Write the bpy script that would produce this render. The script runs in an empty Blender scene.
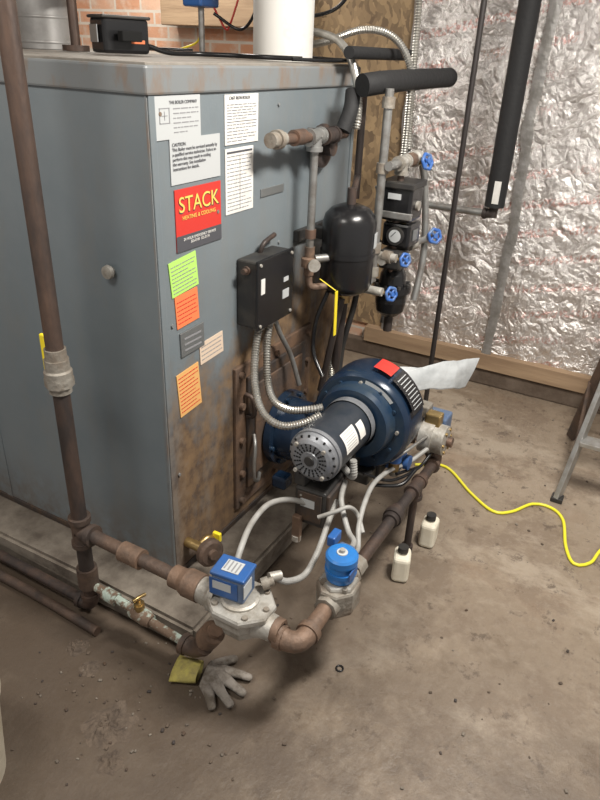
import bpy, bmesh, math, random
from mathutils import Vector, Matrix, noise
random.seed(4)
S=bpy.context.scene
S.view_settings.view_transform='Standard'
V=Vector
# ------------------------------------------------------------ materials
def mat(name,c1,rough=.5,metal=0.,c2=None,scale=8.,lo=.4,hi=.6,bump=0.,bscale=None,stretch=(1,1,1),detail=6):
    m=bpy.data.materials.new(name);m.use_nodes=True;nt=m.node_tree;b=nt.nodes['Principled BSDF']
    b.inputs['Roughness'].default_value=rough;b.inputs['Metallic'].default_value=metal
    b.inputs['Base Color'].default_value=(*c1,1)
    if c2 is not None or bump:
        tc=nt.nodes.new('ShaderNodeTexCoord');mp=nt.nodes.new('ShaderNodeMapping');mp.inputs['Scale'].default_value=stretch
        nt.links.new(tc.outputs['Object'],mp.inputs['Vector'])
    if c2 is not None:
        n=nt.nodes.new('ShaderNodeTexNoise');n.inputs['Scale'].default_value=scale;n.inputs['Detail'].default_value=detail;n.inputs['Roughness'].default_value=.65
        nt.links.new(mp.outputs[0],n.inputs['Vector'])
        r=nt.nodes.new('ShaderNodeValToRGB');r.color_ramp.elements[0].position=lo;r.color_ramp.elements[1].position=hi
        r.color_ramp.elements[0].color=(*c1,1);r.color_ramp.elements[1].color=(*c2,1)
        nt.links.new(n.outputs['Fac'],r.inputs[0]);nt.links.new(r.outputs[0],b.inputs['Base Color'])
    if bump:
        n2=nt.nodes.new('ShaderNodeTexNoise');n2.inputs['Scale'].default_value=bscale or scale*4;n2.inputs['Detail'].default_value=5
        nt.links.new(mp.outputs[0],n2.inputs['Vector'])
        bp=nt.nodes.new('ShaderNodeBump');bp.inputs['Strength'].default_value=bump;bp.inputs['Distance'].default_value=.01
        nt.links.new(n2.outputs['Fac'],bp.inputs['Height']);nt.links.new(bp.outputs[0],b.inputs['Normal'])
    return m
class NB:
    def __init__(s,m): s.nt=m.node_tree;s.b=s.nt.nodes['Principled BSDF']
    def n(s,t,**k):
        x=s.nt.nodes.new(t)
        for a,v in k.items():
            if a in x.inputs: x.inputs[a].default_value=v
            else: setattr(x,a,v)
        return x
    def l(s,a,b): s.nt.links.new(a,b)
    def math(s,op,a,b=None,clamp=False):
        x=s.nt.nodes.new('ShaderNodeMath');x.operation=op;x.use_clamp=clamp
        for i,v in enumerate((a,b)):
            if v is None: continue
            if isinstance(v,(int,float)): x.inputs[i].default_value=v
            else: s.l(v,x.inputs[i])
        return x.outputs[0]
    def mix(s,f,a,b):
        x=s.nt.nodes.new('ShaderNodeMix');x.data_type='RGBA'
        for i,v in ((0,f),(6,a),(7,b)):
            if isinstance(v,(int,float)): x.inputs[i].default_value=v
            elif isinstance(v,tuple): x.inputs[i].default_value=(*v,1)
            else: s.l(v,x.inputs[i])
        return x.outputs[2]
    def ramp(s,f,lo,hi):
        x=s.nt.nodes.new('ShaderNodeMapRange');x.inputs[1].default_value=lo;x.inputs[2].default_value=hi;s.l(f,x.inputs[0]);return x.outputs[0]
    def noise(s,scale,vec,detail=6,rough=.6,stretch=None):
        if stretch:
            mp=s.n('ShaderNodeMapping');mp.inputs['Scale'].default_value=stretch;s.l(vec,mp.inputs[0]);vec=mp.outputs[0]
        x=s.n('ShaderNodeTexNoise',Scale=scale,Detail=detail,Roughness=rough);s.l(vec,x.inputs['Vector']);return x.outputs['Fac']
    def bump(s,h,st=.3,d=.01):
        x=s.n('ShaderNodeBump',Strength=st,Distance=d);s.l(h,x.inputs['Height']);s.l(x.outputs[0],s.b.inputs['Normal'])
def newm(name,rough=.5,metal=0):
    m=bpy.data.materials.new(name);m.use_nodes=True;x=NB(m);x.b.inputs['Roughness'].default_value=rough;x.b.inputs['Metallic'].default_value=metal
    g=x.n('ShaderNodeNewGeometry');x.P=g.outputs['Position'];sp=x.n('ShaderNodeSeparateXYZ');x.l(x.P,sp.inputs[0]);x.X,x.Y,x.Z=sp.outputs
    return m,x
# boiler jacket: blue-grey enamel with rust and grime
M_jacket,x=newm('jacket_paint',.38)
n1=x.noise(2.2,x.P);n2=x.noise(18,x.P);n3=x.noise(7,x.P,8,.7,(1,1,.35))
base=x.mix(x.ramp(n1,.35,.65),(.142,.170,.188),(.175,.200,.214))
base=x.mix(x.math('MULTIPLY',x.ramp(n3,.5,.75),.4),base,(.19,.18,.16))
fr=x.ramp(x.Y,.02,.0)      # only front face
edge=x.math('ADD',x.Z,x.math('MULTIPLY',x.math('SUBTRACT',n1,.5),1.1))
edge=x.math('ADD',edge,x.math('MULTIPLY',x.math('SUBTRACT',n2,.5),.4))
edge=x.math('SUBTRACT',edge,x.math('MULTIPLY',x.X,.35))
low=x.ramp(edge,.84,.56)
lx=x.ramp(x.math('ADD',x.X,x.math('MULTIPLY',n2,.2)),.09,.17)
rust=x.math('MULTIPLY',x.math('MULTIPLY',low,fr,True),x.math('ADD',x.math('MULTIPLY',x.ramp(n3,.30,.50),.5),.5),True)
rust=x.math('MULTIPLY',rust,x.math('ADD',x.math('MULTIPLY',lx,.4),.6),True)
rcol=x.mix(x.ramp(n2,.42,.62),(.185,.118,.064),(.085,.055,.037))
rcol=x.mix(x.math('MULTIPLY',x.ramp(n3,.5,.62),.5),rcol,(.24,.145,.07))
col=x.mix(rust,base,rcol)
low2=x.math('MULTIPLY',x.ramp(x.Z,.34,.1),x.ramp(n2,.36,.62),True)
col=x.mix(x.math('MULTIPLY',low2,.7),col,(.11,.072,.047))
x.l(col,x.b.inputs['Base Color']);x.l(x.ramp(rust,-.6,1.0),x.b.inputs['Roughness']);x.bump(x.noise(60,x.P),.05)
M_lip=mat('jacket_lip',(.18,.192,.197),.45,.0,(.20,.14,.10),14,.50,.70,stretch=(1,1,.4))
M_top=mat('jacket_top',(.25,.23,.20),.7,0,(.15,.13,.11),9,.35,.7)
M_rustplate=mat('rusty_plate',(.155,.092,.056),.75,.05,(.075,.055,.045),9,.38,.62,.3,60)
M_darkplate=mat('dark_plate',(.055,.046,.043),.6,.3,(.11,.07,.045),14,.45,.65)
# floor
M_floor,x=newm('concrete_floor',.6)
a=x.noise(.9,x.P,10,.7);b_=x.noise(3.6,x.P,10,.72);c_=x.noise(38,x.P,6,.7);d_=x.noise(1.7,x.P,12,.75,(1,.55,1))
base=x.mix(x.ramp(a,.38,.60),(.178,.134,.095),(.335,.272,.205))
base=x.mix(x.math('MULTIPLY',x.ramp(b_,.47,.56),.65),base,(.145,.104,.073))
base=x.mix(x.math('MULTIPLY',x.ramp(d_,.53,.60),.6),base,(.385,.325,.255))
base=x.mix(x.math('MULTIPLY',x.ramp(c_,.5,.72),.3),base,(.37,.325,.27))
sp_=x.math('MULTIPLY',x.ramp(x.noise(11,x.P,8,.75),.57,.63),.75,True)
base=x.mix(sp_,base,(.085,.062,.047))
scr=x.ramp(x.noise(5,x.P,10,.8,(1,3.,1)),.58,.64)
base=x.mix(x.math('MULTIPLY',scr,.5),base,(.115,.083,.06))
rr_=x.ramp(x.noise(1.4,x.P,8,.7,(1.4,.8,1)),.56,.68)
base=x.mix(x.math('MULTIPLY',rr_,.4),base,(.20,.12,.07))
dx=x.math('ADD',x.X,x.math('MULTIPLY',b_,.9))
st=x.ramp(dx,1.10,.25)
st=x.math('MULTIPLY',st,x.ramp(x.noise(2.3,x.P,10,.75),.32,.52),True)
base=x.mix(x.math('MULTIPLY',st,.85),base,(.088,.063,.045))
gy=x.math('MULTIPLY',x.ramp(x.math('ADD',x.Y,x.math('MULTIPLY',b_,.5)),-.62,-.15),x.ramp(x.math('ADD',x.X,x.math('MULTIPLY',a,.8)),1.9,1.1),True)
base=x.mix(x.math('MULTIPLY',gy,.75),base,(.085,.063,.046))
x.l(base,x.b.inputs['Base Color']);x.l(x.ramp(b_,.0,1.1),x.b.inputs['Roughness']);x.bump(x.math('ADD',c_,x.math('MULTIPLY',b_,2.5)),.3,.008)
M_pad=mat('pad_concrete',(.22,.19,.155),.85,0,(.09,.072,.057),7,.38,.66,.4,40)
M_dirt=mat('dirt_crumbs',(.13,.098,.073),.95,0,(.08,.06,.046),30,.4,.65,.5,90)
# foil insulation
M_foil,x=newm('foil_insulation',.27,.72)
w=x.n('ShaderNodeTexVoronoi',Scale=6.,feature='DISTANCE_TO_EDGE')
warp=x.n('ShaderNodeTexNoise',Scale=3.,Detail=4.);x.l(x.P,warp.inputs['Vector'])
vm=x.n('ShaderNodeVectorMath',operation='ADD');x.l(x.P,vm.inputs[0]);x.l(warp.outputs['Color'],vm.inputs[1]);x.l(vm.outputs[0],w.inputs['Vector'])
fine=x.noise(16,vm.outputs[0],6,.65)
base=x.mix(x.ramp(fine,.35,.7),(.66,.63,.61),(.86,.84,.82))
tz_=x.math('ADD',x.Z,x.math('MULTIPLY',x.Y,.22))
row=x.math('SINE',x.math('MULTIPLY',tz_,42.))
cbx=x.n('ShaderNodeCombineXYZ');x.l(x.math('MULTIPLY',x.Y,70.),cbx.inputs[0]);x.l(x.math('MULTIPLY',tz_,45.),cbx.inputs[1])
letters=x.math('MULTIPLY',x.ramp(row,.55,.7),x.ramp(x.noise(1.,cbx.outputs[0],2,.5),.50,.54),True)
letters=x.math('MULTIPLY',letters,x.ramp(x.noise(1.9,x.P,2),.44,.54),True)
base=x.mix(x.math('MULTIPLY',letters,.5),base,(.66,.22,.18))
base=x.mix(x.math('MULTIPLY',x.ramp(x.noise(1.3,x.P,4),.48,.72),.4),base,(.52,.43,.37))
x.l(base,x.b.inputs['Base Color'])
h=x.math('ADD',x.math('MULTIPLY',w.outputs['Distance'],1.6),x.math('MULTIPLY',fine,.8));x.bump(h,.75,.025)
M_tape=mat('foil_tape',(.31,.30,.29),.45,.3,(.22,.21,.195),12,.4,.6,.6,30)
# brick
M_brick,x=newm('brick_masonry',.9)
cb=x.n('ShaderNodeCombineXYZ');x.l(x.math('ADD',x.Y,x.X),cb.inputs[0]);x.l(x.Z,cb.inputs[1])
bt=x.n('ShaderNodeTexBrick',Scale=1.);bt.inputs['Brick Width'].default_value=.21;bt.inputs['Row Height'].default_value=.075;bt.inputs['Mortar Size'].default_value=.008
bt.inputs['Color1'].default_value=(.62,.30,.17,1);bt.inputs['Color2'].default_value=(.74,.48,.34,1);bt.inputs['Mortar'].default_value=(.68,.62,.54,1)
x.l(cb.outputs[0],bt.inputs['Vector'])
x.l(x.mix(x.math('MULTIPLY',x.ramp(x.noise(12,x.P),.45,.65),.6),bt.outputs['Color'],(.68,.60,.50)),x.b.inputs['Base Color']);x.bump(x.noise(40,x.P),.4)
# osb
M_osb,x=newm('osb_board',.8)
v=x.n('ShaderNodeTexVoronoi',Scale=40.);mp=x.n('ShaderNodeMapping');mp.inputs['Scale'].default_value=(1,1.0,.5);mp.inputs['Rotation'].default_value=(.9,0,0)
wv=x.n('ShaderNodeTexNoise',Scale=9.,Detail=3.);x.l(x.P,wv.inputs['Vector']);va=x.n('ShaderNodeVectorMath',operation='SCALE');x.l(wv.outputs['Color'],va.inputs[0]);va.inputs['Scale'].default_value=.12
vb=x.n('ShaderNodeVectorMath',operation='ADD');x.l(x.P,vb.inputs[0]);x.l(va.outputs[0],vb.inputs[1])
x.l(vb.outputs[0],mp.inputs[0]);x.l(mp.outputs[0],v.inputs['Vector']);sp=x.n('ShaderNodeSeparateColor');x.l(v.outputs['Color'],sp.inputs[0])
x.l(x.mix(x.math('MULTIPLY',sp.outputs[0],.85),(.40,.28,.155),(.12,.08,.05)),x.b.inputs['Base Color'])
M_wood=mat('raw_lumber',(.40,.28,.175),.75,0,(.27,.18,.11),6,.35,.65,.2,30,stretch=(1,.25,3))
M_darkwood=mat('dark_sill',(.10,.072,.052),.9,0,(.17,.13,.10),6,.4,.65,.4,20)
M_ceil=mat('ceiling_paint',(.5,.48,.45),.9)
M_ironpipe=mat('black_iron_pipe',(.048,.038,.035),.5,.3,(.12,.075,.055),9,.45,.70,.25,60,stretch=(1,1,.3))
M_rod=mat('painted_rod',(.03,.025,.024),.5,.2)
M_rustpipe=mat('rusty_pipe',(.125,.082,.060),.6,.3,(.062,.048,.042),10,.4,.66,.3,60)
M_rust2=mat('rust_fitting',(.20,.128,.088),.6,.25,(.10,.07,.053),16,.4,.7,.3,70)
M_galv=mat('galvanised',(.34,.34,.33),.42,.7,(.22,.2,.18),16,.42,.68)
M_flex=mat('flex_conduit_metal',(.5,.49,.46),.32,.8,(.36,.34,.3),20,.4,.7)
M_lgrey=mat('liquidtight_conduit',(.34,.335,.32),.5,0,(.24,.23,.21),20,.4,.7)
M_copper=mat('old_copper',(.20,.125,.09),.45,.55,(.10,.08,.07),14,.4,.65)
M_verdi=mat('corroded_copper',(.17,.115,.08),.8,.1,(.42,.50,.44),26,.5,.60,.5,60)
M_brass=mat('brass',(.5,.36,.16),.35,.85,(.28,.19,.09),18,.4,.7)
M_zinc=mat('cast_aluminium',(.46,.445,.41),.5,.4,(.25,.22,.18),16,.42,.68,.25,60)
M_cast=mat('grey_cast_body',(.29,.27,.235),.65,.3,(.18,.14,.105),12,.42,.68,.4,60)
M_blue=mat('blue_plastic',(.022,.10,.32),.38,0,(.035,.085,.22),10,.4,.7)
M_knob=mat('blue_handwheel',(.03,.11,.37),.4,0,(.09,.15,.28),30,.45,.65)
M_bluel=mat('light_blue_coil',(.02,.165,.48),.35,0,(.03,.13,.36),10,.4,.7)
M_bluebox=mat('blue_grey_actuator',(.06,.11,.22),.45,0,(.14,.17,.22),12,.4,.7)
M_navy=mat('navy_enamel',(.008,.020,.045),.24,.1,(.018,.033,.058),9,.4,.7)
M_navyl=mat('navy_enamel_dusty',(.011,.030,.064),.33,.1,(.032,.05,.07),14,.4,.7)
M_motor=mat('motor_paint',(.022,.030,.042),.36,.2,(.05,.055,.065),12,.4,.7)
M_motorcap=mat('motor_cap_grey',(.25,.26,.28),.45,.4,(.16,.165,.175),20,.4,.7)
M_black=mat('black_paint',(.010,.010,.011),.26)
M_blackd=mat('black_dusty',(.024,.023,.023),.48,0,(.05,.046,.04),14,.45,.7)
M_foam=mat('black_foam_sleeve',(.012,.012,.013),.75,0,None,8,bump=.2,bscale=60)
M_void=mat('dark_void',(.004,.004,.004),.9)
M_white=mat('label_white',(.72,.71,.68),.5,0,(.62,.6,.56),20,.4,.7)
M_greylab=mat('label_grey',(.45,.465,.47),.5)
M_ink=mat('label_ink',(.07,.07,.08),.6)
M_greyink=mat('label_ink_grey',(.24,.24,.25),.6)
M_red=mat('label_red',(.56,.04,.03),.4)
M_green=mat('label_green',(.42,.70,.15),.5)
M_orange=mat('label_orange',(.78,.21,.08),.5)
M_amber=mat('label_amber',(.76,.42,.15),.5)
M_peach=mat('label_peach',(.68,.54,.42),.5)
M_steel=mat('nameplate_steel',(.30,.31,.31),.4,.7)
M_yellow=mat('yellow_tag',(.86,.68,.03),.4)
M_gold=mat('gold_ink',(.85,.55,.12),.5)
M_cord=mat('yellow_cord',(.80,.74,.04),.35)
M_flue=mat('white_flue_pipe',(.70,.685,.65),.5,0,(.55,.515,.46),8,.5,.75)
M_fluegrey=mat('galvanised_flue',(.42,.41,.40),.45,.4,(.3,.29,.28),8,.4,.7)
M_plastic=mat('bottle_plastic',(.78,.74,.62),.45,0,(.64,.58,.46),12,.4,.7)
M_sheet=mat('plastic_sheet',(.50,.52,.53),.35,.15,(.38,.40,.41),12,.4,.7,.4,25)
M_glove=mat('glove_fabric',(.24,.215,.19),.95,0,(.12,.10,.08),24,.42,.6,.5,90)
M_cuff=mat('glove_cuff',(.46,.40,.11),.9,0,(.24,.20,.09),25,.4,.65,.3,60)
M_lad=mat('ladder_aluminium',(.45,.45,.44),.4,.7,(.3,.28,.25),14,.4,.7)
M_bucket=mat('bucket_plastic',(.52,.47,.38),.6,0,(.35,.3,.22),8,.4,.7)
# ------------------------------------------------------------ mesh builder
class O:
    def __init__(s,name): s.name=name;s.v=[];s.f=[];s.m=[];s.sm=[];s.mats=[]
    def mi(s,m):
        if m not in s.mats: s.mats.append(m)
        return s.mats.index(m)
    def add(s,vs,fs,m,smooth=False):
        o=len(s.v);s.v+=[tuple(p) for p in vs];i=s.mi(m)
        for f in fs: s.f.append([o+k for k in f]);s.m.append(i);s.sm.append(smooth)
        return s
    def box(s,c,d,m,bev=.004,rot=None,segs=2):
        bm=bmesh.new();bmesh.ops.create_cube(bm,size=1)
        for v in bm.verts: v.co=V((v.co.x*d[0],v.co.y*d[1],v.co.z*d[2]))
        if bev>0: bmesh.ops.bevel(bm,geom=list(bm.edges),offset=min(bev,min(d)*.45),segments=segs,affect='EDGES',profile=.5)
        R=rot if rot is not None else Matrix.Identity(3)
        bm.verts.index_update();vs=[R@v.co+V(c) for v in bm.verts];fs=[[v.index for v in f.verts] for f in bm.faces];bm.free()
        return s.add(vs,fs,m)
    def bb(s,a,b,m,bev=.004):
        a=V(a);b=V(b);return s.box((a+b)/2,[abs(k) for k in (b-a)],m,bev)
    def lathe(s,o,d,prof,m,seg=28,smooth=False):
        o=V(o);d=V(d).normalized();a=d.orthogonal().normalized();b=d.cross(a)
        def ring(t,r): return [o+d*t+(a*math.cos(2*math.pi*i/seg)+b*math.sin(2*math.pi*i/seg))*r for i in range(seg)]
        fs=[[i,(i+1)%seg,seg+(i+1)%seg,seg+i] for i in range(seg)]
        if smooth:
            vs=[];ff=[]
            for j,(t,r) in enumerate(prof):
                vs+=ring(t,max(r,1e-4))
                if j: ff+=[[k+(j-1)*seg for k in f] for f in fs]
            s.add(vs,ff,m,True)
        else:
            for (t0,r0),(t1,r1) in zip(prof,prof[1:]): s.add(ring(t0,max(r0,1e-4))+ring(t1,max(r1,1e-4)),fs,m,True)
        return s
    def cyl(s,p0,p1,r,m,seg=20,r1=None):
        p0=V(p0);p1=V(p1);L=(p1-p0).length;r1=r if r1 is None else r1
        return s.lathe(p0,p1-p0,[(0,0),(0,r),(L,r1),(L,0)],m,seg)
    def tube(s,pts,r,m,seg=12,rib=0,step=.01,smooth=True):
        pts=[V(p) for p in pts]
        if smooth and len(pts)>2:
            q=[pts[0]*2-pts[1]]+pts+[pts[-1]*2-pts[-2]];out=[]
            for i in range(1,len(q)-2):
                n=max(2,int((q[i+1]-q[i]).length/step))
                for k in range(n):
                    t=k/n;out.append(.5*((2*q[i])+(-q[i-1]+q[i+1])*t+(2*q[i-1]-5*q[i]+4*q[i+1]-q[i+2])*t*t+(-q[i-1]+3*q[i]-3*q[i+1]+q[i+2])*t**3))
            out.append(pts[-1])
        elif len(pts)==2:
            n=max(1,int((pts[1]-pts[0]).length/step)) if rib else 1
            out=[pts[0].lerp(pts[1],k/n) for k in range(n+1)]
        else: out=pts
        if rib:
            ds=[0]
            for a,b in zip(out,out[1:]): ds.append(ds[-1]+(b-a).length)
            n=int(ds[-1]/.0045);res=[];j=0
            for k in range(n+1):
                t=ds[-1]*k/n
                while j<len(ds)-2 and ds[j+1]<t: j+=1
                u=(t-ds[j])/max(1e-9,ds[j+1]-ds[j]);res.append(out[j].lerp(out[j+1],u))
            out=res
        T=[(out[min(i+1,len(out)-1)]-out[max(i-1,0)]).normalized() for i in range(len(out))]
        a=T[0].orthogonal().normalized();vs=[];fs=[]
        for i,p in enumerate(out):
            a=(a-T[i]*a.dot(T[i])).normalized();b=T[i].cross(a)
            rr=r*(1+(rib if i%2 else -rib)) if rib else r
            vs+=[p+(a*math.cos(2*math.pi*k/seg)+b*math.sin(2*math.pi*k/seg))*rr for k in range(seg)]
            if i: fs+=[[(i-1)*seg+k,(i-1)*seg+(k+1)%seg,i*seg+(k+1)%seg,i*seg+k] for k in range(seg)]
        s.add(vs,fs,m,not rib)
        s.add(vs[:seg],[list(range(seg))[::-1]],m);s.add(vs[-seg:],[list(range(seg))],m);return s
    def elbow(s,p,d0,d1,r,m,L=.05):
        p=V(p);d0=V(d0).normalized();d1=V(d1).normalized()
        s.tube([p+d0*L,p+d0*L*.55,p+(d0+d1)*L*.16,p+d1*L*.55,p+d1*L],r,m,16,step=.006)
        for d in (d0,d1): s.lathe(p+d*L*.72,d,[(0,r),(0,r*1.18),(L*.34,r*1.18),(L*.34,r*.7)],m,20)
        return s
    def tee(s,p,d,br,r,m,L=.05):
        p=V(p);d=V(d).normalized();br=V(br).normalized()
        s.cyl(p-d*L,p+d*L,r,m);s.cyl(p,p+br*L,r,m)
        for q in (d,-d,br): s.lathe(p+q*L*.72,q,[(0,r),(0,r*1.18),(L*.34,r*1.18),(L*.34,r*.7)],m,20)
        return s
    def hexn(s,p,d,r,h,m): return s.lathe(p,d,[(0,0),(0,r),(h,r),(h,0)],m,6)
    def done(s):
        me=bpy.data.meshes.new(s.name);me.from_pydata(s.v,[],s.f)
        for m in s.mats: me.materials.append(m)
        me.polygons.foreach_set('material_index',s.m);me.polygons.foreach_set('use_smooth',s.sm);me.update()
        o=bpy.data.objects.new(s.name,me);bpy.context.collection.objects.link(o);return o
def text(parent,body,loc,size,m,rot=(math.pi/2,0,0),align='LEFT'):
    c=bpy.data.curves.new('lettering','FONT');c.body=body;c.size=size;c.align_x=align;c.materials.append(m);c.extrude=.0003
    o=bpy.data.objects.new('lettering',c);bpy.context.collection.objects.link(o);o.location=loc;o.rotation_euler=rot;o.parent=parent;return o
Xd,Yd,Zd=V((1,0,0)),V((0,1,0)),V((0,0,1))
# ------------------------------------------------------------ room
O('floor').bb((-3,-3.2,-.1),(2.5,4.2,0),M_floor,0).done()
O('ceiling').bb((-3,-3.2,2.65),(2.5,4.2,2.75),M_ceil,0).done()
O('wall_right').bb((2.35,-3.2,0),(2.5,4.2,2.65),M_brick,0).done()
O('wall_back').bb((-3,4.0,0),(2.35,4.2,2.65),M_brick,0).done()
w=O('foil_insulation_sheet')
ny,nz=170,130;vs=[];fs=[]
for i in range(ny+1):
    for j in range(nz+1):
        z=.16+(2.64-.16)*j/nz;y=.235-(.235+3.1)*i/ny
        d=noise.fractal(V((y*2.2,z*1.6,3)),1,2,4)*.018+abs(noise.noise(V((y*6,z*3.5,9))))*.020+abs(noise.noise(V((y*13+z*5,z*4,4))))*.012
        vs.append((2.320-d,y,z))
for i in range(ny):
    for j in range(nz):
        a=i*(nz+1)+j;fs.append([a,a+1,a+nz+2,a+nz+1])
w.add(vs,fs,M_foil,True)
def strip(o,pts,wd,x,m):
    vs=[];fs=[];n=60
    for k in range(n+1):
        t=k/n*(len(pts)-1);i=min(int(t),len(pts)-2);u=t-i
        y=pts[i][0]*(1-u)+pts[i+1][0]*u;z=pts[i][1]*(1-u)+pts[i+1][1]*u
        xx=x-.006*noise.noise(V((y*9,z*9,0)));ww=wd*(1+.35*noise.noise(V((z*9,2,0))));y+=.008*noise.noise(V((z*6,7,0)))
        vs+=[(xx,y-ww,z),(xx-.010,y,z),(xx,y+ww,z)]
        if k: b=3*k;fs+=[[b-3,b-2,b+1,b],[b-2,b-1,b+2,b+1]]
    o.add(vs,fs,m,True)
strip(w,[(-.42,.2),(-.44,.9),(-.42,1.5),(-.47,2.6)],.026,2.283,M_tape)
strip(w,[(.225,.2),(.225,1.),(.225,2.6)],.014,2.292,M_tape)
strip(w,[(-1.45,.2),(-1.42,1.5),(-1.45,2.6)],.03,2.283,M_tape)
w.done()
O('osb_sheathing').bb((2.325,.245,.2),(2.349,.86,2.64),M_osb,0).done()
O('wood_beam').bb((2.2,.865,1.80),(2.345,1.78,2.02),M_wood,.004).done()
O('baseboard_right').bb((2.27,-3.1,.105),(2.345,.34,.20),M_wood,.004).done()
O('trim_1').bb((2.29,-3.1,0),(2.345,.8,.10),M_darkwood,.01).done()
# pad
p=O('concrete_pad')
bm=bmesh.new();bmesh.ops.create_cube(bm,size=1)
for v in bm.verts: v.co=V((-.160+(v.co.x+.5)*1.5,-.19+(v.co.y+.5)*2.5,(v.co.z+.5)*.1))
bmesh.ops.bevel(bm,geom=[e for e in bm.edges],offset=.012,segments=2,affect='EDGES')
bmesh.ops.subdivide_edges(bm,edges=list(bm.edges),cuts=5,use_grid_fill=True)
for v in bm.verts:
    if v.co.z>.05: v.co+=V((noise.noise(v.co*4)*.012,noise.noise(v.co*4+V((5,0,0)))*.012,0))
bm.verts.index_update();p.add([v.co.copy() for v in bm.verts],[[v.index for v in f.verts] for f in bm.faces],M_pad);bm.free();p.done()
# ------------------------------------------------------------ boiler
W=1.16;H=1.662
b=O('boiler')
b.bb((0,0,.101),(W,2.0,1.60),M_jacket,.004)
b.bb((-.010,-.010,1.592),(W+.01,2.01,H-.006),M_lip,.006)
b.bb((-.002,-.002,H-.008),(W+.002,2.002,H),M_top,.002)
b.bb((-.0035,.0,.11),(.0,.006,1.59),M_lip,0)
b.bb((.0,-.004,.11),(.022,.0,1.592),M_jacket,.001)
b.bb((W-.022,-.004,.11),(W,.0,1.592),M_jacket,.001)
b.bb((-.003,.80,.11),(.0,.83,1.59),M_jacket,.001)
b.bb((-.006,-.006,.101),(W+.004,2.,.125),M_darkplate,.003)
b.lathe((0,.165,1.14),(-1,0,0),[(0,.0),(0,.012),(.012,.012),(.012,.020),(.022,.018),(.026,.0)],M_zinc,20)
for xx,zz in [(.04,1.55),(.6,1.55),(1.12,1.55),(.04,.5),(.27,1.28),(.045,1.0),(.62,1.12)]:
    b.lathe((xx,-.001,zz),(0,-1,0),[(0,0),(0,.006),(.004,.005),(.004,0)],M_lip,10)
b.bb((.34,-.014,.17),(.87,-.0,.75),M_rustplate,.003)
b.bb((.40,-.026,.24),(.81,-.014,.70),M_darkplate,.003)
b.bb((.44,-.034,.29),(.77,-.026,.66),M_rustplate,.003)
for xx in (.37,.60,.84):
    for zz in (.20,.72): b.hexn((xx,-.014,zz),(0,-1,0),.013,.014,M_rust2)
for zz in (.32,.46,.6):
    for xx in (.37,.84): b.hexn((xx,-.014,zz),(0,-1,0),.013,.014,M_rust2)
b.tube([(.43,-.03,.46),(.40,-.055,.43),(.385,-.06,.36),(.39,-.06,.30),(.43,-.05,.27),(.47,-.03,.27)],.007,M_galv)
b.tube([(.39,-.02,.64),(.39,-.05,.63),(.40,-.05,.56),(.40,-.02,.55)],.008,M_ironpipe)
b.bb((.50,-.004,1.285),(.64,-.0,1.31),M_steel,.001)
b.box((.13,-.003,.93),(.11,.005,.075),M_steel,.001,Matrix.Rotation(-.03,3,'Y'))
for k in range(3): b.box((.13,-.006,.945-k*.018),(.08,.001,.005),M_greyink,0)
b.done()
# ------------------------------------------------------------ labels
def label(name,x0,x1,z1,z0,m,rows=(),ink=M_ink,tilt=0):
    cx,cz=(x0+x1)/2,(z0+z1)/2;w_,h_=x1-x0,z1-z0;R=Matrix.Rotation(tilt,3,'Y')
    o=O(name);o.box((cx,-.0018,cz),(w_,.0024,h_),m,0,R)
    for (fx0,fx1,fz,th,mm) in rows:
        c=V(((fx0+fx1)/2*w_-w_/2,0,h_/2-fz*h_));c=R@c
        o.box((cx+c.x,-.0034,cz+c.z),((fx1-fx0)*w_,.0008,th*h_),mm or ink,0,R)
    return o.done()
def lines(a,b,n,x0=.06,x1=.94,th=.03,mm=None,seed=1):
    rnd=random.Random(seed);out=[]
    for k in range(n):
        f=a+(b-a)*k/max(1,n-1);xx=x0;e=x1-(rnd.random()*.3 if k%3==2 else 0)
        while xx<e-.03:
            wd=.04+rnd.random()*.12;out.append((xx,min(e,xx+wd),f,th,mm));xx+=wd+.025
    return out
l=label('boiler_rating_label',.022,.20,1.59,1.49,M_greylab,lines(.3,.85,6,.38,.95,.025,M_greyink,2)+[(.08,.30,.28,.02,M_greyink),(.08,.30,.62,.02,M_greyink),(.08,.095,.45,.35,M_greyink),(.285,.30,.45,.35,M_greyink),(.13,.25,.45,.015,M_greyink),(.185,.195,.45,.2,M_greyink)])
text(l,'THE BOILER COMPANY',(.075,-.0045,1.571),.0105,M_ink)
l=label('certification_label',.31,.48,1.585,1.455,M_white,lines(.2,.48,6,seed=3,th=.02,mm=M_greyink)+lines(.60,.93,6,seed=4,th=.02,mm=M_greyink)+[(.05,.95,.54,.012,M_ink)])
text(l,'CAST IRON BOILER',(.33,-.0045,1.572),.012,M_ink)
l=label('instruction_table_label',.31,.455,1.445,1.262,M_white,lines(.12,.94,15,seed=5,th=.014,mm=M_greyink)+[(.5,.51,.53,.85,M_greyink),(.05,.95,.06,.03,M_ink)])
l=label('caution_label',.07,.285,1.49,1.378,M_greylab)
text(l,'CAUTION:\nThis Boiler must be serviced annually by\na qualified service technician. Failure to\nperform this may result in voiding\nthe warranty. See installation\ninstructions for details.',(.078,-.0045,1.472),.0118,M_ink)
l=label('red_service_sticker',.08,.285,1.365,1.20,M_red,[(0,1,.87,.26,M_ink)])
text(l,'STACK',(.1845,-.0040,1.302),.060,M_ink,align='CENTER')
text(l,'STACK',(.182,-.0050,1.305),.058,M_gold,align='CENTER')
text(l,'HEATING & COOLING',(.182,-.0045,1.284),.015,M_gold,align='CENTER')
text(l,'24 HOUR EMERGENCY SERVICE\n555-0100  555-0134',(.182,-.0045,1.228),.0105,M_white,align='CENTER')
label('green_inspection_sticker',.045,.165,1.185,1.085,M_green,lines(.15,.9,8,th=.025,mm=M_greyink,seed=7),tilt=-.10)
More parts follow.
